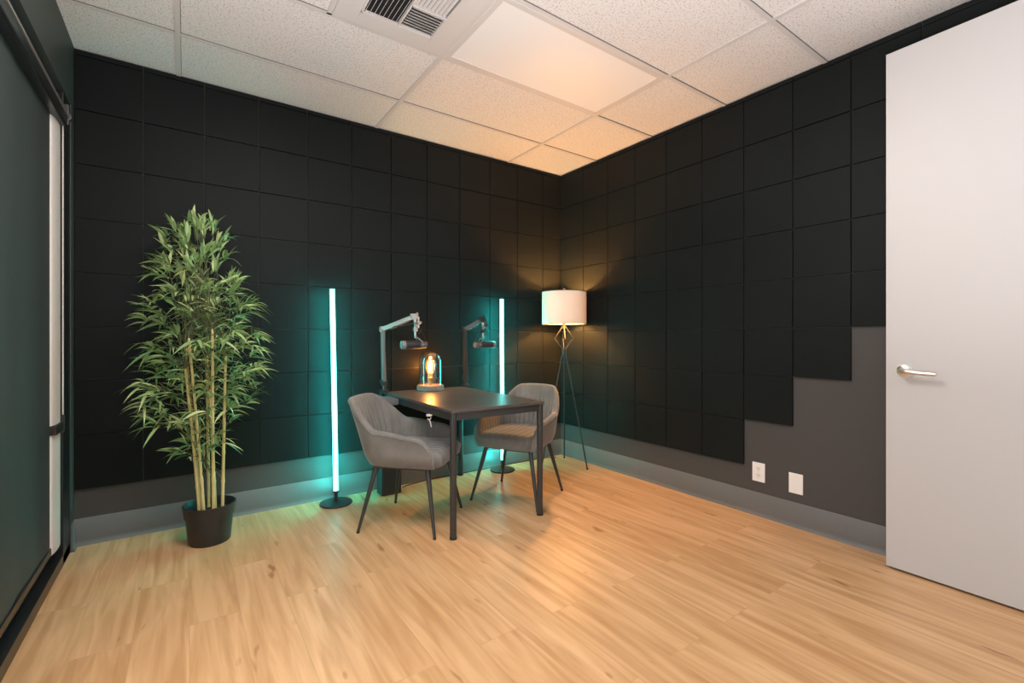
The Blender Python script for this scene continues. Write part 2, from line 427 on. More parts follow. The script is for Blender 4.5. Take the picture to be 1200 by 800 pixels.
bm = BM(); box2(bm, (WX - 0.03, -1.64, 2.200), (WX + 0.022, -0.33, 2.258)); in_bl(finish('cassette', bm, FRAMEM, bevel=0.008))
bm = BM()
box2(bm, (WX + 0.020, -1.64, 2.254), (WX + 0.026, -0.33, 2.262)); box2(bm, (WX + 0.000, -1.64, 2.282), (WX + 0.006, -0.30, 2.287))
e = in_bl(finish('cassette_edge', bm, RAILEDGE)); e['label'] = 'pale metal edging strip'
bm = BM()
box(bm, (WX + 0.002, -0.315, 2.26), (0.05, 0.03, 0.10)); rod(bm, (WX + 0.02, -0.33, 2.25), (WX + 0.02, -0.30, 2.25), 0.018)
in_bl(finish('end_bracket', bm, GUN, bevel=0.003))
bm = BM()
for k in range(150):
    z = 0.77 + k * (2.27 - 0.77) / 149
    bmesh.ops.create_icosphere(bm, subdivisions=1, radius=0.0042, matrix=Matrix.Translation((WX - 0.001, -0.285, z)))
rod(bm, (WX - 0.001, -0.285, 0.77), (WX - 0.001, -0.285, 2.27), 0.0012, n=6)
c = in_bl(finish('bead_chain', bm, PLATE, smooth=60)); c['label'] = 'white bead chain'
bm = BM(); box(bm, (WX - 0.010, -0.365, 0.715), (0.030, 0.196, 0.045)); box(bm, (WX - 0.002, -0.29, 0.72), (0.02, 0.03, 0.08))
in_bl(finish('chain_clip', bm, SLOT, bevel=0.004))

# ------------------------------------------------------------------ white door, standing open against the right wall
DY, DX = -2.655, -0.160
ang = math.radians(1.6)
door = bpy.data.objects.new('door_1', None); COL.objects.link(door)
door.location = (DX, DY, 0); door.rotation_euler = (0, 0, -ang); struct(door)
bm = BM(); box2(bm, (0.0, -1.04, 0.012), (0.044, 0.0, 2.572)); finish('door_leaf', bm, DOORM, door, bevel=0.002)
bm = BM()
rod(bm, (0.0, -0.075, 0.990), (-0.010, -0.075, 0.990), 0.032, n=36)
rod(bm, (-0.010, -0.075, 0.990), (-0.013, -0.075, 0.990), 0.030, 0.026, n=36)
rod(bm, (-0.010, -0.075, 0.990), (-0.050, -0.075, 0.990), 0.013, n=24)
lv = [(-0.050, -0.070, 0.990), (-0.055, -0.082, 0.991), (-0.056, -0.11, 0.990), (-0.055, -0.15, 0.986), (-0.053, -0.205, 0.984)]
tube(bm, lv, [0.011, 0.0145, 0.0125, 0.0105, 0.0095], n=14)
h = finish('door_handle', bm, STEEL, door, smooth=45); h['label'] = 'satin metal lever handle'
bm = BM()
for z in (0.25, 1.3, 2.35): rod(bm, (0.052, -1.035, z - 0.05), (0.052, -1.035, z + 0.05), 0.008)
finish('hinge', bm, STEEL, door, smooth=45)
# frame of the doorway behind the camera
bm = BM()
box2(bm, (-1.28, WY - 0.13, 0), (-1.24, WY + 0.012, 2.64)); box2(bm, (-0.20, WY - 0.13, 0), (-0.165, WY + 0.012, 2.64)); box2(bm, (-1.24, WY - 0.13, 2.60), (-0.20, WY + 0.012, 2.64))
struct(finish('trim_3', bm, FRAMEM, bevel=0.002))

# ------------------------------------------------------------------ ceiling light and vent
def troffer(x0, x1, y0, y1, mat, label):
    t = thing('ceiling_light', label, 'ceiling light', ((x0 + x1) / 2, (y0 + y1) / 2, H))
    hx, hy = (x1 - x0) / 2 - 0.012, (y1 - y0) / 2 - 0.012
    bm = BM()
    for sx in (-1, 1): box2(bm, (sx * hx, -hy, -0.004), (sx * (hx - 0.03), hy, 0.004))
    for sy in (-1, 1): box2(bm, (-hx + 0.03, sy * hy, -0.004), (hx - 0.03, sy * (hy - 0.03), 0.004))
    finish('light_frame', bm, TBAR, t, bevel=0.0015)
    bm = BM(); box2(bm, (-hx + 0.03, -hy + 0.03, -0.001), (hx - 0.03, hy - 0.03, 0.005)); finish('diffuser', bm, mat, t)
    return t
troffer(-1.852, -0.632, -1.71, -1.097, PANEL_E, 'white rectangular ceiling light panel set in the tile grid beside the vent')
troffer(-3.072, -1.852, -2.325, -1.71, FILL_LENS, 'added rectangular fill panel in the ceiling overhead beside the window wall, out of view')  # panel added out of view to brighten the floor and left side

v = thing('ceiling_vent', 'square white metal ceiling vent with slatted louvres', 'vent', (-2.157, -1.404, H))
bm = BM()
hs, hi = 0.292, 0.185
for sx in (-1, 1):
    box2(bm, (sx * hs, -hs, -0.005), (sx * hi, hs, 0.005)); box2(bm, (-hi, sx * hs, -0.005), (hi, sx * hi, 0.005))
finish('vent_plate', bm, VENTM, v, bevel=0.001)
bm = BM()
for sx in (-1, 1):
    box2(bm, (sx * hi, -hi, -0.012), (sx * (hi - 0.008), hi, 0.005)); box2(bm, (-hi, sx * hi, -0.012), (hi, sx * (hi - 0.008), 0.005))
box2(bm, (-0.004, -hi, -0.013), (0.004, hi, 0.005)); box2(bm, (0.0, -0.004, -0.013), (hi, 0.004, 0.005))
finish('louvre_frame', bm, VENTM, v)
bm = BM(); box2(bm, (-hi, -hi, 0.0045), (hi, hi, 0.0055)); finish('duct', bm, VENTD, v)
nm = 0
for k in range(8):          # left half: blades turned open towards the camera
    x = -hi + 0.018 + k * 0.0215
    bm = BM(); box(bm, (x, 0, -0.0045), (0.0016, 2 * hi - 0.02, 0.0175), Matrix.Rotation(math.radians(28), 4, 'Y')); finish('slat', bm, VENTM, v)
for k in range(8):
    x = 0.016 + k * 0.0205
    bm = BM(); box(bm, (x, -hi / 2, -0.005), (0.0016, hi - 0.02, 0.017), Matrix.Rotation(math.radians(-38), 4, 'Y')); finish('slat', bm, VENTM, v)
for k in range(8):
    y = 0.016 + k * 0.0205
    bm = BM(); box(bm, (hi / 2, y, -0.005), (hi - 0.02, 0.0016, 0.017), Matrix.Rotation(math.radians(-38), 4, 'X')); finish('slat', bm, VENTM, v)

# ------------------------------------------------------------------ outlets
def plate(name, y, z, label, cat, sockets):
    t = thing(name, label, cat, (0.0, y, z))
    bm = BM(); box2(bm, (-0.0065, -0.040, -0.061), (-0.0003, 0.040, 0.061)); finish('cover_plate', bm, PLATE, t, bevel=0.002)
    if sockets:
        for sz in (0.021, -0.021):
            bm = BM(); rod(bm, (-0.006, 0, sz), (-0.0085, 0, sz), 0.0165, n=28)
            s_ = finish('socket', bm, PLATE, t, smooth=40)
            bm = BM()
            box(bm, (-0.0086, 0.0065, sz + 0.004), (0.001, 0.0028, 0.010)); box(bm, (-0.0086, -0.0065, sz + 0.004), (0.001, 0.0028, 0.008)); rod(bm, (-0.0081, 0, sz - 0.0085), (-0.0091, 0, sz - 0.0085), 0.0028, n=12)
            f_ = finish('socket_slot', bm, SLOT, s_)
    bm = BM()
    bm.free()
    for sz in ((0,) if sockets else (0.042, -0.042)):
        bm = BM(); rod(bm, (-0.0062, 0, sz), (-0.0074, 0, sz), 0.0028, n=12); finish('screw', bm, STEEL, t)
plate('wall_outlet', -1.942, 0.283, 'white wall outlet with two sockets, on the grey wall under the panel steps', 'outlet', True)
plate('blank_cover_plate', -2.166, 0.266, 'white blank cover plate on the grey wall, between the outlet and the door', 'cover plate', False)

# ------------------------------------------------------------------ table
TX0, TX1, TY0, TY1, TZ = -1.805, -1.130, -1.135, -0.030, 0.740
tb = thing('table', 'dark rectangular table with round metal legs, short end against the panelled wall', 'table', ((TX0 + TX1) / 2, (TY0 + TY1) / 2, 0))
hx, hy = (TX1 - TX0) / 2, (TY1 - TY0) / 2
bm = BM(); box2(bm, (-hx, -hy, TZ - 0.018), (hx, hy, TZ)); finish('tabletop', bm, TABLEM, tb, bevel=0.002)
bm = BM()
for s in (-1, 1):
    box2(bm, (-hx + 0.012, s * (hy - 0.008), TZ - 0.062), (hx - 0.012, s * (hy - 0.026), TZ - 0.018)); box2(bm, (s * (hx - 0.008), -hy + 0.026, TZ - 0.062), (s * (hx - 0.026), hy - 0.026, TZ - 0.018))
finish('apron', bm, TLEG, tb, bevel=0.001)
for sx in (-1, 1):
    for sy in (-1, 1):
        bm = BM(); X, Y = sx * (hx - 0.021), sy * (hy - 0.021)
        rod(bm, (X, Y, 0.012), (X, Y, TZ - 0.018), 0.0195, n=24)
        lg = finish('leg', bm, TLEG, tb, smooth=40)
        bm = BM(); rod(bm, (X, Y, 0.0), (X, Y, 0.014), 0.021, n=24); finish('foot_cap', bm, CABLE, lg, smooth=40)

# ------------------------------------------------------------------ chairs
def sstep(a, b_, x):
    t = max(0.0, min(1.0, (x - a) / (b_ - a))); return t * t * (3 - 2 * t)

def chair(label, loc, rz):
    c = thing('armchair', label, 'chair', loc, rz, 'velvet tub chairs at the table')
    # plan curve of the shell: front right tip round the back to the front left tip
    pts = []
    XF, XA, B = 0.215, -0.02, 0.240
    for i in range(20): pts.append((XF - (XF - XA) * i / 20, -B))
    for i in range(61):
        th = -PI / 2 + PI * i / 60
        cx, sy = math.cos(th), math.sin(th)
        pts.append((XA - 0.225 * abs(cx) ** 0.62, B * math.copysign(abs(sy) ** 0.62, sy)))
    for i in range(1, 21): pts.append((XA + (XF - XA) * i / 20, B))
    # resample evenly
    acc = [0]
    for p, q in zip(pts, pts[1:]): acc.append(acc[-1] + math.dist(p, q))
    NS = 192; P = []
    j = 0
    for i in range(NS + 1):
        t = acc[-1] * i / NS
        while j < len(acc) - 2 and acc[j + 1] < t: j += 1
        f = (t - acc[j]) / max(1e-9, acc[j + 1] - acc[j])
        P.append(Vector((pts[j][0] + (pts[j + 1][0] - pts[j][0]) * f, pts[j][1] + (pts[j + 1][1] - pts[j][1]) * f)))
    rows = []
    ZB = 0.385
    NR = 12
    for i, p in enumerate(P):
        u = abs(2 * i / NS - 1)                      # 0 back centre, 1 arm tip
        h = 0.785 - 0.008 * (min(u, 0.22) / 0.22) ** 2
        h = h - 0.172 * sstep(0.20, 0.47, u) - 0.030 * sstep(0.47, 0.86, u)
        if u > 0.80:
            q = (u - 0.80) / 0.20; h = ZB + 0.075 + (h - ZB - 0.075) * math.sqrt(max(0.0, 1 - q ** 2.4))
        a = P[max(0, i - 2)]; b_ = P[min(NS, i + 2)]; tg = (b_ - a).normalized(); nrm = Vector((-tg.y, tg.x))  # outward
        back = 1 - sstep(0.18, 0.48, u)
        th = 0.034 + 0.010 * (1 - back)
        rib = 0.0085 * abs(math.sin(i * PI / 6.0)) ** 0.7 * (1.0 if u < 0.42 else 0.45)
        row = []
        def pos(z, side, extra=0.0):
            f = max(0.0, (z - ZB) / 0.40)
            x = p.x - 0.105 * back * f ** 1.15 - 0.02 * f
            y = p.y * (0.90 + 0.17 * min(1.0, f * 1.15))
            # bulge of the outer side near its base
            o = -0.022 * (1 - min(1, f * 5)) ** 2
            q = Vector((x, y)) + nrm * (side + o + extra)
            return Vector((q.x, q.y, z))
        for k in range(NR + 1): row.append(pos(ZB + (h - th * 0.5 - ZB) * k / NR, th / 2))
        for k in range(1, 6):
            aa = PI * k / 6; row.append(pos(h - th * 0.5 + th * 0.5 * math.sin(aa), th / 2 * math.cos(aa)))
        for k in range(NR + 1):
            z = h - th * 0.5 - (h - th * 0.5 - ZB) * k / NR
            row.append(pos(z, -th / 2, -(rib * min(1, k / 1.5))))
        rows.append(row)
    bm = BM()
    V = [[bm.verts.new(q) for q in row] for row in rows]
    n = len(V[0])
    for a, b_ in zip(V, V[1:]):
        for k in range(n): bm.faces.new((a[k], a[(k + 1) % n], b_[(k + 1) % n], b_[k]))
    for row, s in ((V[0], 1), (V[-1], -1)): bm.faces.new(row if s > 0 else row[::-1])
    sh = finish('backrest', bm, VELVET, c, smooth=50)
    # piping along the rim
    bm = BM()
    tube(bm, [r_[NR] + (r_[NR] - r_[NR * 2 + 3]).normalized() * 0.0015 for r_ in rows[2:-2]], 0.0028, n=6)
    finish('piping', bm, VELVET, sh, smooth=60)
    # seat cushion, crowned with soft channels
    bm = BM(); NX, NY = 40, 56; top = []; bot = []
    for i in range(NX + 1):
        x = -0.225 + 0.485 * i / NX
        if x > 0.0: hw = 0.222 - 0.035 * ((x) / 0.26) ** 3
        else: hw = 0.222 * max(0.0, 1 - abs(min(0, x + 0.02) / 0.215) ** 3.2) ** (1 / 3.2)
        hw = max(hw, 0.06)
        rt, rb = [], []
        for j in range(NY + 1):
            s = -1 + 2 * j / NY; y = s * hw
            ed = min(1 - abs(s), (NX - i) / NX * 1.1, i / NX * 2) ; e_ = sstep(0, 0.13, ed)
            z = 0.445 + 0.037 * math.sqrt(e_) + 0.008 * (1 - s * s) - 0.003 * abs(math.cos(y / 0.026 * PI / 2)) ** 6 * e_
            rt.append(bm.verts.new((x, y, z))); rb.append(bm.verts.new((x * 0.97, y * 0.96, 0.383 + 0.012 * (1 - sstep(0, 0.1, ed)))))
        top.append(rt); bot.append(rb)
    for g, s in ((top, 1), (bot, -1)):
        for i in range(NX):
            for j in range(NY): bm.faces.new((g[i][j], g[i + 1][j], g[i + 1][j + 1], g[i][j + 1]))
    for i in range(NX):
        for j in (0, NY): bm.faces.new((top[i][j], top[i + 1][j], bot[i + 1][j], bot[i][j]))
    for j in range(NY):
        for i in (0, NX): bm.faces.new((top[i][j], top[i][j + 1], bot[i][j + 1], bot[i][j]))
    finish('seat', bm, VELVET, c, smooth=55)
    bm = BM()
    for s in (-1, 1): tube(bm, [(-0.16, s * 0.16, 0.374), (0.16, s * 0.17, 0.374)], 0.011, n=10)
    for X in (-0.16, 0.16): tube(bm, [(X, -0.165, 0.374), (X, 0.165, 0.374)], 0.011, n=10)
    finish('seat_frame', bm, CHLEG, c, smooth=50)
    for sx in (-1, 1):
        for sy in (-1, 1):
            bm = BM(); tube(bm, [(sx * 0.160, sy * 0.168, 0.392), (sx * 0.238, sy * 0.255, 0.006)], [0.0165, 0.0085], n=16)
            lg = finish('leg', bm, CHLEG, c, smooth=50)
            bm = BM(); rod(bm, (sx * 0.238, sy * 0.255, 0.0), (sx * 0.2365, sy * 0.2535, 0.012), 0.0095, n=14); finish('foot_cap', bm, CABLE, lg, smooth=50)
    return c
ch1 = chair('grey velvet tub chair nearest the plant, its back beside the tall cyan lamp', (-1.857, -0.713, 0), math.radians(-46))
ch2 = copy_tree(ch1)
ch2.location = (-1.05, -0.73, 0); ch2.rotation_euler = (0, 0, math.radians(209))
ch2['label'] = 'grey velvet tub chair on the floor lamp side of the table, behind the table leg'

# ------------------------------------------------------------------ cyan LED floor lamps
def led(loc, ztop, lean, rz, label):
    t = thing('led_floor_lamp', label, 'lamp', loc, 0, 'cyan LED stick lamps by the wall')
    bm = BM(); lathe(bm, [(0, 0), (0.104, 0), (0.108, 0.004), (0.106, 0.012), (0.03, 0.016), (0, 0.016)], n=48); finish('base', bm, BLK, t, smooth=40)
    bm = BM(); rod(bm, (0, 0, 0.014), (0, 0, 0.085), 0.012, n=20); finish('stem', bm, BLK, t, smooth=40)
    top = Vector((lean[0], lean[1], ztop)); b0 = Vector((0, 0, 0.085))
    bm = BM(); rod(bm, b0, top, 0.0165, n=20); d = finish('light_tube', bm, LED, t, smooth=40); d['label'] = 'glowing cyan tube'
    bm = BM(); q0 = b0 + Vector((0, 0.0185, 0.01)); q1 = top + Vector((0, 0.0185, -0.01)); box(bm, (q0 + q1) / 2, (0.010, 0.003, (q1 - q0).length), (q1 - q0).to_track_quat('Z', 'Y').to_matrix().to_4x4()); finish('added_glow_strip', bm, LED_FILL, t)  # hidden emitter added behind the tube to throw cyan glow on the wall
    dr = (top - b0).normalized()
    bm = BM(); rod(bm, top, top + dr * 0.012, 0.0175, n=20); finish('end_cap', bm, BLK, t, smooth=40)
    bm = BM(); rod(bm, b0 - dr * 0.008, b0 + dr * 0.008, 0.0175, n=20); finish('end_cap', bm, BLK, t, smooth=40)
led((-2.182, -0.140, 0), 1.487, (-0.026, 0.0), 0, 'tall glowing cyan LED stick lamp standing between the bamboo and the table')
led((-0.785, -0.135, 0), 1.485, (-0.006, 0.004), 0, 'glowing cyan LED stick lamp standing behind the table, next to the tripod floor lamp')

# ------------------------------------------------------------------ tripod floor lamp in the corner
LX, LY = -0.240, -0.321
fl = thing('floor_lamp', 'tripod floor lamp with a cream drum shade, lit, in the room corner', 'lamp', (LX, LY, 0))
for a in (48, -74, 172):
    a = math.radians(a); dx, dy = math.cos(a), math.sin(a)
    bm = BM(); tube(bm, [(dx * 0.012, dy * 0.012, 1.035), (dx * 0.238, dy * 0.238, 0.006)], 0.0062, n=12)
    lg = finish('leg', bm, BLK, fl, smooth=50)
    bm = BM(); ball(bm, (dx * 0.238, dy * 0.238, 0.010), 0.010); finish('foot', bm, BLK, lg, smooth=50)
bm = BM(); rod(bm, (0, 0, 1.008), (0, 0, 1.045), 0.021, n=24); finish('collar', bm, BLK, fl, smooth=40)
bm = BM()
for a in (0, 90, 180, 270):
    a = math.radians(a - 35); dx, dy = math.cos(a), math.sin(a)
    rod(bm, (dx * 0.008, dy * 0.008, 1.042), (dx * 0.084, dy * 0.084, 1.142), 0.0048, n=10); rod(bm, (dx * 0.084, dy * 0.084, 1.142), (dx * 0.012, dy * 0.012, 1.252), 0.0048, n=10)
    ball(bm, (dx * 0.084, dy * 0.084, 1.142), 0.0056, n=10)
finish('diamond_frame', bm, GUN, fl, smooth=40)
bm = BM(); rod(bm, (0, 0, 1.235), (0, 0, 1.335), 0.014, n=20); rod(bm, (0, 0, 1.335), (0, 0, 1.372), 0.020, n=20); finish('bulb_holder', bm, GUN, fl, smooth=40)
bm = BM()
R = 0.200
lathe(bm, [(R, 1.272), (R, 1.565), (R - 0.002, 1.565), (R - 0.002, 1.272)], n=72, close=True)
shd = finish('lamp_shade', bm, SHADE, fl, smooth=40)
bm = BM()
for z in (1.274, 1.562):
    tube(bm, [(R * math.cos(2 * PI * k / 60), R * math.sin(2 * PI * k / 60), z) for k in range(61)], 0.003, n=6)
for k in range(3):
    a = 2 * PI * k / 3 + 0.4; rod(bm, (0, 0, 1.555), ((R - 0.003) * math.cos(a), (R - 0.003) * math.sin(a), 1.560), 0.002, n=6)
rod(bm, (0, 0, 1.37), (0, 0, 1.575), 0.003, n=8)
finish('shade_ring', bm, GUN, shd, smooth=50)
bm = BM(); ball(bm, (0, 0, 1.588), 0.011, n=14, sz=1.25); rod(bm, (0, 0, 1.565), (0, 0, 1.578), 0.007, n=14); finish('finial', bm, GUN, shd, smooth=50)
bm = BM(); ball(bm, (0.0, 0, 1.415), 0.030, n=20, sz=1.2)
bo = finish('bulb', bm, AMBER, fl, smooth=50)
pl = bpy.data.lights.new('floor_lamp_light', 'POINT'); pl.energy = 96; pl.color = (1.0, 0.56, 0.23); pl.shadow_soft_size = 0.03
po = bpy.data.objects.new('floor_lamp_light', pl); COL.objects.link(po); po.location = (LX, LY, 1.415)

# ------------------------------------------------------------------ glass dome lamp on the table
EX, EY = -1.465, -0.130
el = thing('table_lamp', 'small glass cloche lamp with a glowing filament bulb, on the dark table', 'lamp', (EX, EY, TZ))
el.scale = (1.12, 1.12, 1.15)
bm = BM(); lathe(bm, [(0, 0.0), (0.090, 0.0), (0.094, 0.004), (0.094, 0.030), (0.088, 0.036), (0, 0.036)], n=48); finish('base', bm, CONC, el, smooth=40)
bm = BM()
out = [(0.081, 0.036), (0.081, 0.19)] + [(0.081 * math.cos(a), 0.19 + 0.081 * math.sin(a)) for a in [PI / 2 * k / 12 for k in range(1, 12)]] + [(0, 0.271)]
inn = [(max(0, r_ - 0.003), z - (0.003 if r_ < 0.07 else 0)) for r_, z in out][::-1]
lathe(bm, out + inn[:-0] if False else out, n=48); lathe(bm, [(r_, z) for r_, z in inn], n=48)
finish('glass_dome', bm, GLASS, el, smooth=60)
bm = BM(); rod(bm, (0, 0, 0.034), (0, 0, 0.085), 0.016, n=20); lathe(bm, [(0.020, 0.070), (0.021, 0.085), (0.015, 0.090)], n=24); finish('bulb_socket', bm, SOCKETM, el, smooth=40)
bm = BM(); lathe(bm, [(0.013, 0.088), (0.015, 0.105), (0.030, 0.135), (0.036, 0.165), (0.030, 0.195), (0.015, 0.213), (0, 0.218)], n=32)
bb = finish('bulb', bm, GLOW, el, smooth=60)
bm = BM()
for k in range(5):
    a = 2 * PI * k / 5; a2 = 2 * PI * (k + 0.5) / 5
    tube(bm, [(0.008 * math.cos(a), 0.008 * math.sin(a), 0.125), (0.018 * math.cos(a), 0.018 * math.sin(a), 0.182), (0.012 * math.cos(a2), 0.012 * math.sin(a2), 0.125)], 0.0012, n=6)
finish('filament', bm, BULB_E, bb)
pl = bpy.data.lights.new('table_lamp_light', 'POINT'); pl.energy = 7; pl.color = (1.0, 0.42, 0.12); pl.shadow_soft_size = 0.012
po = bpy.data.objects.new('table_lamp_light', pl); COL.objects.link(po); po.location = (EX, EY, TZ + 0.178)

# ------------------------------------------------------------------ microphone arms
def mic_arm(base, elbow, tip, mic, mdir, label_a, label_m, dark):
    sx = -1 if not dark else 1
    A = thing('boom_stand', label_a, 'microphone stand', base, 0, 'boom arms clamped to the table')
    B0 = Vector(base)
    e = Vector(elbow) - B0; t = Vector(tip) - B0; m = Vector(mic) - B0
    # clamp
    bm = BM()
    box(bm, (0, 0.0, 0.012), (0.05, 0.055, 0.022)); box(bm, (sx * 0.024, 0.0, -0.035), (0.010, 0.045, 0.10)); box(bm, (0.0, 0, -0.083), (0.05, 0.04, 0.012))
    rod(bm, (-sx * 0.01, 0, -0.13), (-sx * 0.01, 0, -0.065), 0.006, n=12); rod(bm, (-sx * 0.01 - 0.022, 0, -0.132), (-sx * 0.01 + 0.022, 0, -0.132), 0.005, n=10); rod(bm, (-sx * 0.01, 0, -0.07), (-sx * 0.01, 0, -0.064), 0.014, n=16)
    finish('clamp', bm, BLK, A, bevel=0.0015)
    bm = BM(); rod(bm, (0, 0, 0.02), (0, 0, 0.075), 0.014, n=20); box(bm, (0, 0, 0.075), (0.040, 0.026, 0.045)); rod(bm, (-0.026, 0, 0.08), (0.026, 0, 0.08), 0.011, n=16)
    finish('swivel', bm, BLK, A, smooth=40)
    def bar(name, p, q, wd, ht, mat):
        d = q - p; rot = d.to_track_quat('Z', 'Y').to_matrix().to_4x4()
        bm = BM(); box(bm, (p + q) / 2, (wd, ht, d.length), rot)
        o = finish(name, bm, mat, A, bevel=0.004)
        return o
    mt = ARM_D if dark else ARM_S
    bar('lower_arm', Vector((0, 0, 0.085)), e, 0.034, 0.026, ARM_D if dark else M('arm_taupe', (0.18, 0.16, 0.145), 0.38, metal=0.4))
    bm = BM(); rod(bm, e + Vector((-0.022, 0, 0)), e + Vector((0.022, 0, 0)), 0.018, n=20); box(bm, e, (0.034, 0.024, 0.044)); finish('elbow_joint', bm, mt, A, bevel=0.0015)
    bar('upper_arm', e, t, 0.028, 0.032, mt)
    # springs under the upper arm
    bm = BM(); d = (t - e)
    p0 = e + d * 0.25 - Vector((0, 0, 0.022)); p1 = e + d * 0.85 - Vector((0, 0, 0.020)); pts = []
    ax = (p1 - p0).normalized(); u = ax.cross(Vector((0, 0, 1))).normalized(); w_ = ax.cross(u)
    for k in range(141):
        a = k / 140; pts.append(p0 + (p1 - p0) * a + u * 0.0055 * math.cos(a * 28 * PI) + w_ * 0.0055 * math.sin(a * 28 * PI))
    tube(bm, pts, 0.0012, n=5); finish('spring', bm, STEEL, A, smooth=60)
    bm = BM(); box(bm, t, (0.036, 0.036, 0.044)); rod(bm, t + Vector((-0.026, 0, 0.006)), t + Vector((0.030, 0, 0.006)), 0.016, n=18); ball(bm, t + Vector((0.026, 0, 0.022)), 0.011, n=12)
    finish('head_joint', bm, mt, A, bevel=0.0015)
    drop = Vector((t.x + 0.012, t.y, m.z + 0.062))
    bm = BM(); tube(bm, [t + Vector((0.008, 0, -0.01)), t + Vector((0.012, 0, -0.06)), drop], [0.012, 0.010, 0.008], n=12); rod(bm, t + Vector((0.004, -0.014, -0.065)), t + Vector((0.03, -0.014, -0.065)), 0.009, n=12)
    finish('drop_rod', bm, ARM_S, A, smooth=50)
    bm = BM(); rod(bm, t + Vector((0.030, -0.018, 0.0)), t + Vector((0.030, -0.018, -0.085)), 0.008, n=12); rod(bm, t + Vector((0.016, -0.020, -0.045)), t + Vector((0.048, -0.020, -0.045)), 0.011, n=14); box(bm, t + Vector((0.012, 0, -0.095)), (0.030, 0.022, 0.030))
    finish('head_bracket', bm, mt, A, smooth=40)
    bm = BM(); tube(bm, [t + Vector((0.03, -0.02, -0.02)), t + Vector((0.062, -0.02, -0.045)), t + Vector((0.055, -0.02, -0.10)), t + Vector((0.03, -0.02, -0.13))], 0.003, n=8); finish('cable_loop', bm, CABLE, A, smooth=60)
    # cable strapped along the arm
    bm = BM(); off = Vector((0.0, -0.018, 0.012))
    tube(bm, [Vector((0.02, -0.02, 0.0)), Vector((0.012, -0.02, 0.12)), e * 0.6 + Vector((0.01, -0.02, 0.03)), e + Vector((0.012, -0.02, 0.02)), e + d * 0.5 + Vector((0, -0.018, -0.026)), t + Vector((0.01, -0.02, -0.045)), drop + Vector((0.05 * mdir, -0.012, 0.03)), m + Vector((-0.10 * mdir * -1, 0, 0.01))], 0.003, n=8)
    finish('cable', bm, CABLE, A, smooth=60)
    # microphone: body along X, front grille at mdir side opposite... yoke behind
    Mi = thing('microphone', label_m, 'microphone', Vector(mic), 0, 'broadcast microphones on boom arms')
    f = -mdir
    def cyl(name, x0, x1, r1, r2, mat, par):
        bm = BM(); rod(bm, (x0, 0, 0), (x1, 0, 0), r1, r2, n=32); return finish(name, bm, mat, par, bevel=0.003, smooth=40)
    body = cyl('body', -0.030 * f, 0.085 * f, 0.032, 0.032, MICB, Mi)
    g = cyl('windscreen', 0.083 * f, 0.112 * f, 0.0335, 0.030, MICG, Mi)
    cyl('rear_cap', -0.030 * f, -0.085 * f, 0.030, 0.024, MICG, Mi)
    bm = BM()
    for k in range(5): rod(bm, ((-0.036 - 0.009 * k) * f, 0, 0), ((-0.039 - 0.009 * k) * f, 0, 0), 0.0325 - 0.0012 * k, n=28)
    finish('rib', bm, MICB, Mi, smooth=40)
    bm = BM()
    tube(bm, [(-0.045 * f, -0.034, 0.0), (-0.040 * f, -0.034, 0.022), (-0.014 * f, -0.025, 0.048), (0.0, 0, 0.060), (-0.014 * f, 0.025, 0.048), (-0.040 * f, 0.034, 0.022), (-0.045 * f, 0.034, 0.0)], 0.0042, n=8)
    rod(bm, (-0.045 * f, -0.040, 0), (-0.045 * f, -0.024, 0), 0.009, n=14); rod(bm, (-0.045 * f, 0.040, 0), (-0.045 * f, 0.024, 0), 0.009, n=14)
    rod(bm, (0, 0, 0.052), (0, 0, 0.068), 0.010, n=14)
    finish('yoke', bm, MICG, Mi, smooth=50)
mic_arm((-1.822, -0.085, TZ), (-1.832, -0.085, 1.215), (-1.650, -0.240, 1.308), (-1.636, -0.240, 1.098), 1,
        'silver boom microphone arm clamped to the table corner nearest the plant', 'dark microphone with grey front cap hanging above the glass dome lamp', False)
mic_arm((-1.120, -0.075, TZ), (-1.128, -0.075, 1.220), (-1.015, -0.165, 1.300), (-1.000, -0.165, 1.092), -1,
        'dark boom microphone arm clamped to the table corner nearest the cyan lamp behind', 'dark microphone hanging in front of the right cyan LED glow', True)

# ------------------------------------------------------------------ small things at the table
bm = BM(); box(bm, (0, 0, 0), (0.10, 0.20, 0.045))
o = finish('audio_box', bm, BOXG, bevel=0.005, smooth=40)
o.location = (TX0 - 0.052, -0.245, TZ - 0.040); tag(o, 'small grey box fixed to the left edge of the table below the silver arm', 'box')
bm = BM()
tube(bm, [(0, 0, 0.012), (0.010, 0, 0.006), (0.012, 0, -0.010), (0.0, 0, -0.020), (-0.010, 0, -0.012)], 0.0035, n=8)
box(bm, (0, 0, 0.010), (0.030, 0.022, 0.012)); tube(bm, [(0, 0, -0.015), (0.004, -0.008, -0.035), (0.008, -0.014, -0.062)], 0.003, n=8)
o = finish('cable_hook', bm, PLATE, smooth=50); o.location = (TX0 + 0.004, -0.83, TZ - 0.078)
tag(o, 'small white cable hook hanging under the left edge of the table', 'hook')
t = thing('power_box', 'black box standing on the floor under the table against the wall', 'box', (-1.80, -0.135, 0))
bm = BM(); box2(bm, (-0.075, -0.055, 0.0), (0.075, 0.055, 0.26)); finish('case', bm, BLK, t, bevel=0.006)
bm = BM(); rod(bm, (0.076, -0.02, 0.035), (0.09, -0.02, 0.035), 0.010, n=14); k = finish('plug', bm, PLATE, t, smooth=40); k['label'] = 'white plug'
bm = BM()
pts = [(-0.135, -0.085, 0.005), (-0.22, -0.038, 0.005), (-0.40, -0.024, 0.005), (-0.60, -0.0225, 0.005), (-0.74, -0.0225, 0.005), (-0.95, -0.0225, 0.005), (-1.20, -0.0225, 0.005), (-1.45, -0.024, 0.005), (-1.60, -0.05, 0.005), (-1.715, -0.10, 0.005)]
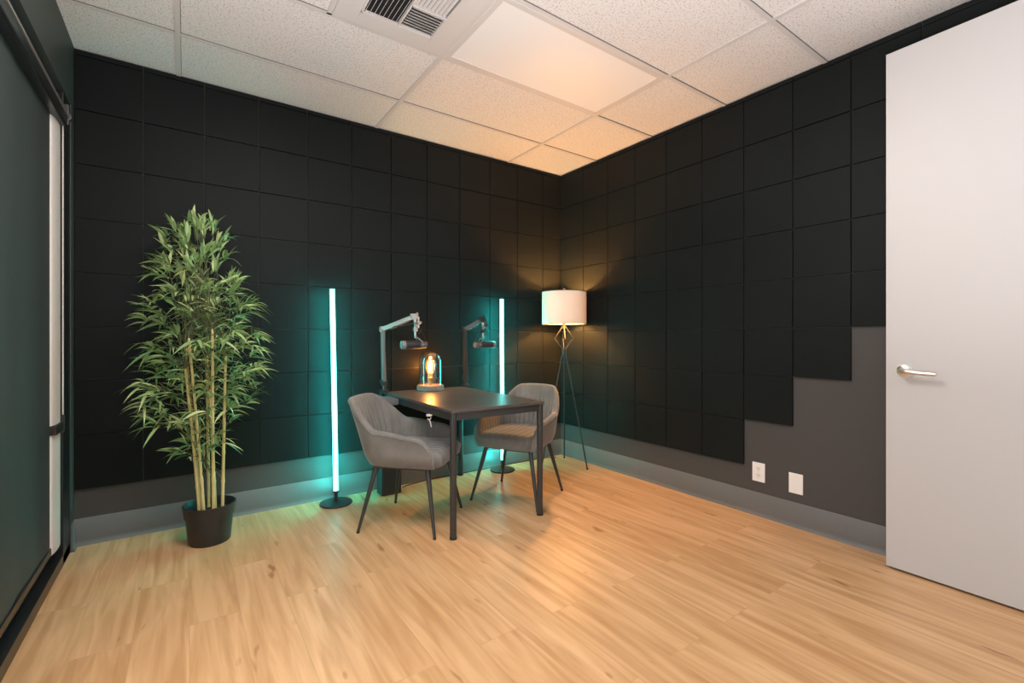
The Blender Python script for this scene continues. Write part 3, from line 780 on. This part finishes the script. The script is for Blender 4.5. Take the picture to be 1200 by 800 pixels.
tube(bm, pts, 0.0038, n=8)
tag(finish('power_cable', bm, CABLE, smooth=60), 'black power cable running along the floor beside the baseboard, behind the chairs', 'cable')

# ------------------------------------------------------------------ bamboo
BX, BY = -2.925, -0.335
bp_ = thing('potted_bamboo', 'tall artificial bamboo with yellow canes in a black pot', 'plant', (BX, BY, 0))
bm = BM()
lathe(bm, [(0, 0.0), (0.098, 0.0), (0.102, 0.004), (0.116, 0.150), (0.122, 0.152), (0.128, 0.210), (0.130, 0.214), (0.124, 0.216), (0.120, 0.205), (0.112, 0.165), (0, 0.165)], n=56)
finish('pot', bm, POT, bp_, smooth=40)
bm = BM(); lathe(bm, [(0.112, 0.166), (0.08, 0.176), (0.0, 0.182)], n=40)
finish('soil', bm, SOIL, bp_, smooth=60)
RT = Vector((0.818, -0.575, 0)); FW = Vector((0.575, 0.818, 0))
canes = [(-0.050, -0.01, -0.130, 1.12), (-0.026, 0.03, -0.055, 1.27), (-0.008, -0.04, -0.075, 1.15), (0.018, 0.02, -0.035, 1.05), (0.040, -0.03, 0.045, 1.20), (0.060, 0.02, 0.070, 1.05), (-0.036, -0.035, -0.100, 0.98)]
ctop = []
for (r0_, f0, r1_, zt) in canes:
    bm = BM(); pts = []; rad = []
    n = 48
    for k in range(n + 1):
        a = k / n; z = 0.165 + (zt - 0.165) * a
        p = RT * (r0_ + (r1_ - r0_) * a ** 1.2) + FW * (f0 * (1 + 0.6 * a)); p.z = z
        pts.append(p)
        nod = 1.22 if k % 9 == 0 else 1.0
        rad.append((0.0088 - 0.0022 * a) * nod)
    tube(bm, pts, rad, n=10); finish('cane', bm, CANE, bp_, smooth=60); ctop.append(pts)
lm = BM(); tm = BM()
def leaf(bm, p, d, L_, W, droop):
    d = d.normalized(); side = d.cross(Vector((0, 0, 1)))
    if side.length < 0.1: side = Vector((1, 0, 0))
    side.normalize(); side = (Matrix.Rotation(random.uniform(-0.9, 0.9), 3, d) @ side)
    up = side.cross(d).normalized()
    ws = [0.12, 0.75, 1.0, 0.80, 0.42, 0.0]
    prev = None
    for k, wk in enumerate(ws):
        a = k / (len(ws) - 1)
        c_ = p + d * L_ * a + Vector((0, 0, -1)) * droop * L_ * a * a
        if c_.y > -BY - 0.028: c_.y = -BY - 0.028
        if wk == 0: vs = [bm.verts.new(c_)]
        else:
            l_ = c_ - side * W * wk + up * W * wk * 0.35; r_ = c_ + side * W * wk + up * W * wk * 0.35
            for q in (l_, r_):
                if q.y > -BY - 0.026: q.y = -BY - 0.026
            vs = [bm.verts.new(l_), bm.verts.new(c_), bm.verts.new(r_)]
        if prev:
            if len(vs) == 3:
                bm.faces.new((prev[0], prev[1], vs[1], vs[0])); bm.faces.new((prev[1], prev[2], vs[2], vs[1]))
            else:
                bm.faces.new((prev[0], prev[1], vs[0])); bm.faces.new((prev[1], prev[2], vs[0]))
        prev = vs
# outline of the crown as seen in the photo: height -> (left reach, right reach)
ENV = [(0.50, 0.10, 0.14), (0.60, 0.20, 0.24), (0.70, 0.26, 0.28), (0.80, 0.34, 0.32), (0.92, 0.40, 0.36), (1.03, 0.50, 0.38), (1.15, 0.42, 0.38), (1.25, 0.36, 0.35), (1.38, 0.38, 0.30), (1.50, 0.34, 0.22), (1.62, 0.24, 0.18), (1.74, 0.22, 0.19), (1.82, 0.10, 0.10)]
def env(z):
    for (z0, a0, b0), (z1, a1, b1) in zip(ENV, ENV[1:]):
        if z0 <= z <= z1:
            f = (z - z0) / (z1 - z0); return a0 + (a1 - a0) * f, b0 + (b1 - b0) * f
    return 0.1, 0.1
NC = 215
for i in range(NC):
    z = 0.50 + (1.80 - 0.50) * ((i + random.random()) / NC)
    if z < 0.80 and random.random() < 0.45: continue
    a_, b_ = env(z)
    th = random.uniform(0, 2 * PI); rr_ = math.sqrt(random.uniform(0.02, 1.0)) * 0.84
    lr = math.cos(th) * rr_; lr = lr * (b_ if lr > 0 else a_) - 0.055 - 0.0 * z
    fb = math.sin(th) * rr_ * 0.26 * min(1, (a_ + b_) / 0.6)
    tip = RT * lr + FW * fb; tip.z = z
    if tip.y > -BY - 0.06: tip.y = -BY - 0.06 - random.random() * 0.05
    cn = random.choice(ctop)
    zi = min(len(cn) - 1, max(8, int((z - 0.165 - random.uniform(0.05, 0.22)) / (cn[-1].z - 0.165) * (len(cn) - 1))))
    root = cn[zi]
    mid = root.lerp(tip, 0.55) + Vector((0, 0, 0.03))
    tube(tm, [root, mid, tip], [0.0022, 0.0016, 0.0010], n=5)
    outd = (tip - root); outd.z *= 0.5
    if outd.length < 0.02: outd = Vector((random.uniform(-1, 1), random.uniform(-1, 1), 0.5))
    outd.normalize()
    nl = random.randint(6, 9)
    for k in range(nl):
        az = (k - (nl - 1) / 2) / nl * 2.9 + random.uniform(-0.25, 0.25)
        d = Matrix.Rotation(az, 3, 'Z') @ outd
        d = d + Vector((0, 0, random.uniform(-0.6, 0.62)))
        leaf(lm, tip + Vector((random.uniform(-.012, .012), random.uniform(-.012, .012), random.uniform(-.02, .02))), d, random.uniform(0.075, 0.150), random.uniform(0.0060, 0.0105), random.uniform(0.15, 0.6))
    for k in range(2):
        q = root.lerp(tip, random.uniform(0.3, 0.8)); d = Vector((random.uniform(-1, 1), random.uniform(-1, 1), random.uniform(-0.3, 0.8)))
        leaf(lm, q, d, random.uniform(0.05, 0.10), random.uniform(0.004, 0.007), random.uniform(0.2, 0.6))
finish('twigs', tm, TWIG, bp_, smooth=60)
f_ = finish('foliage', lm, LEAF, bp_, smooth=70); f_['label'] = 'narrow green bamboo leaves'
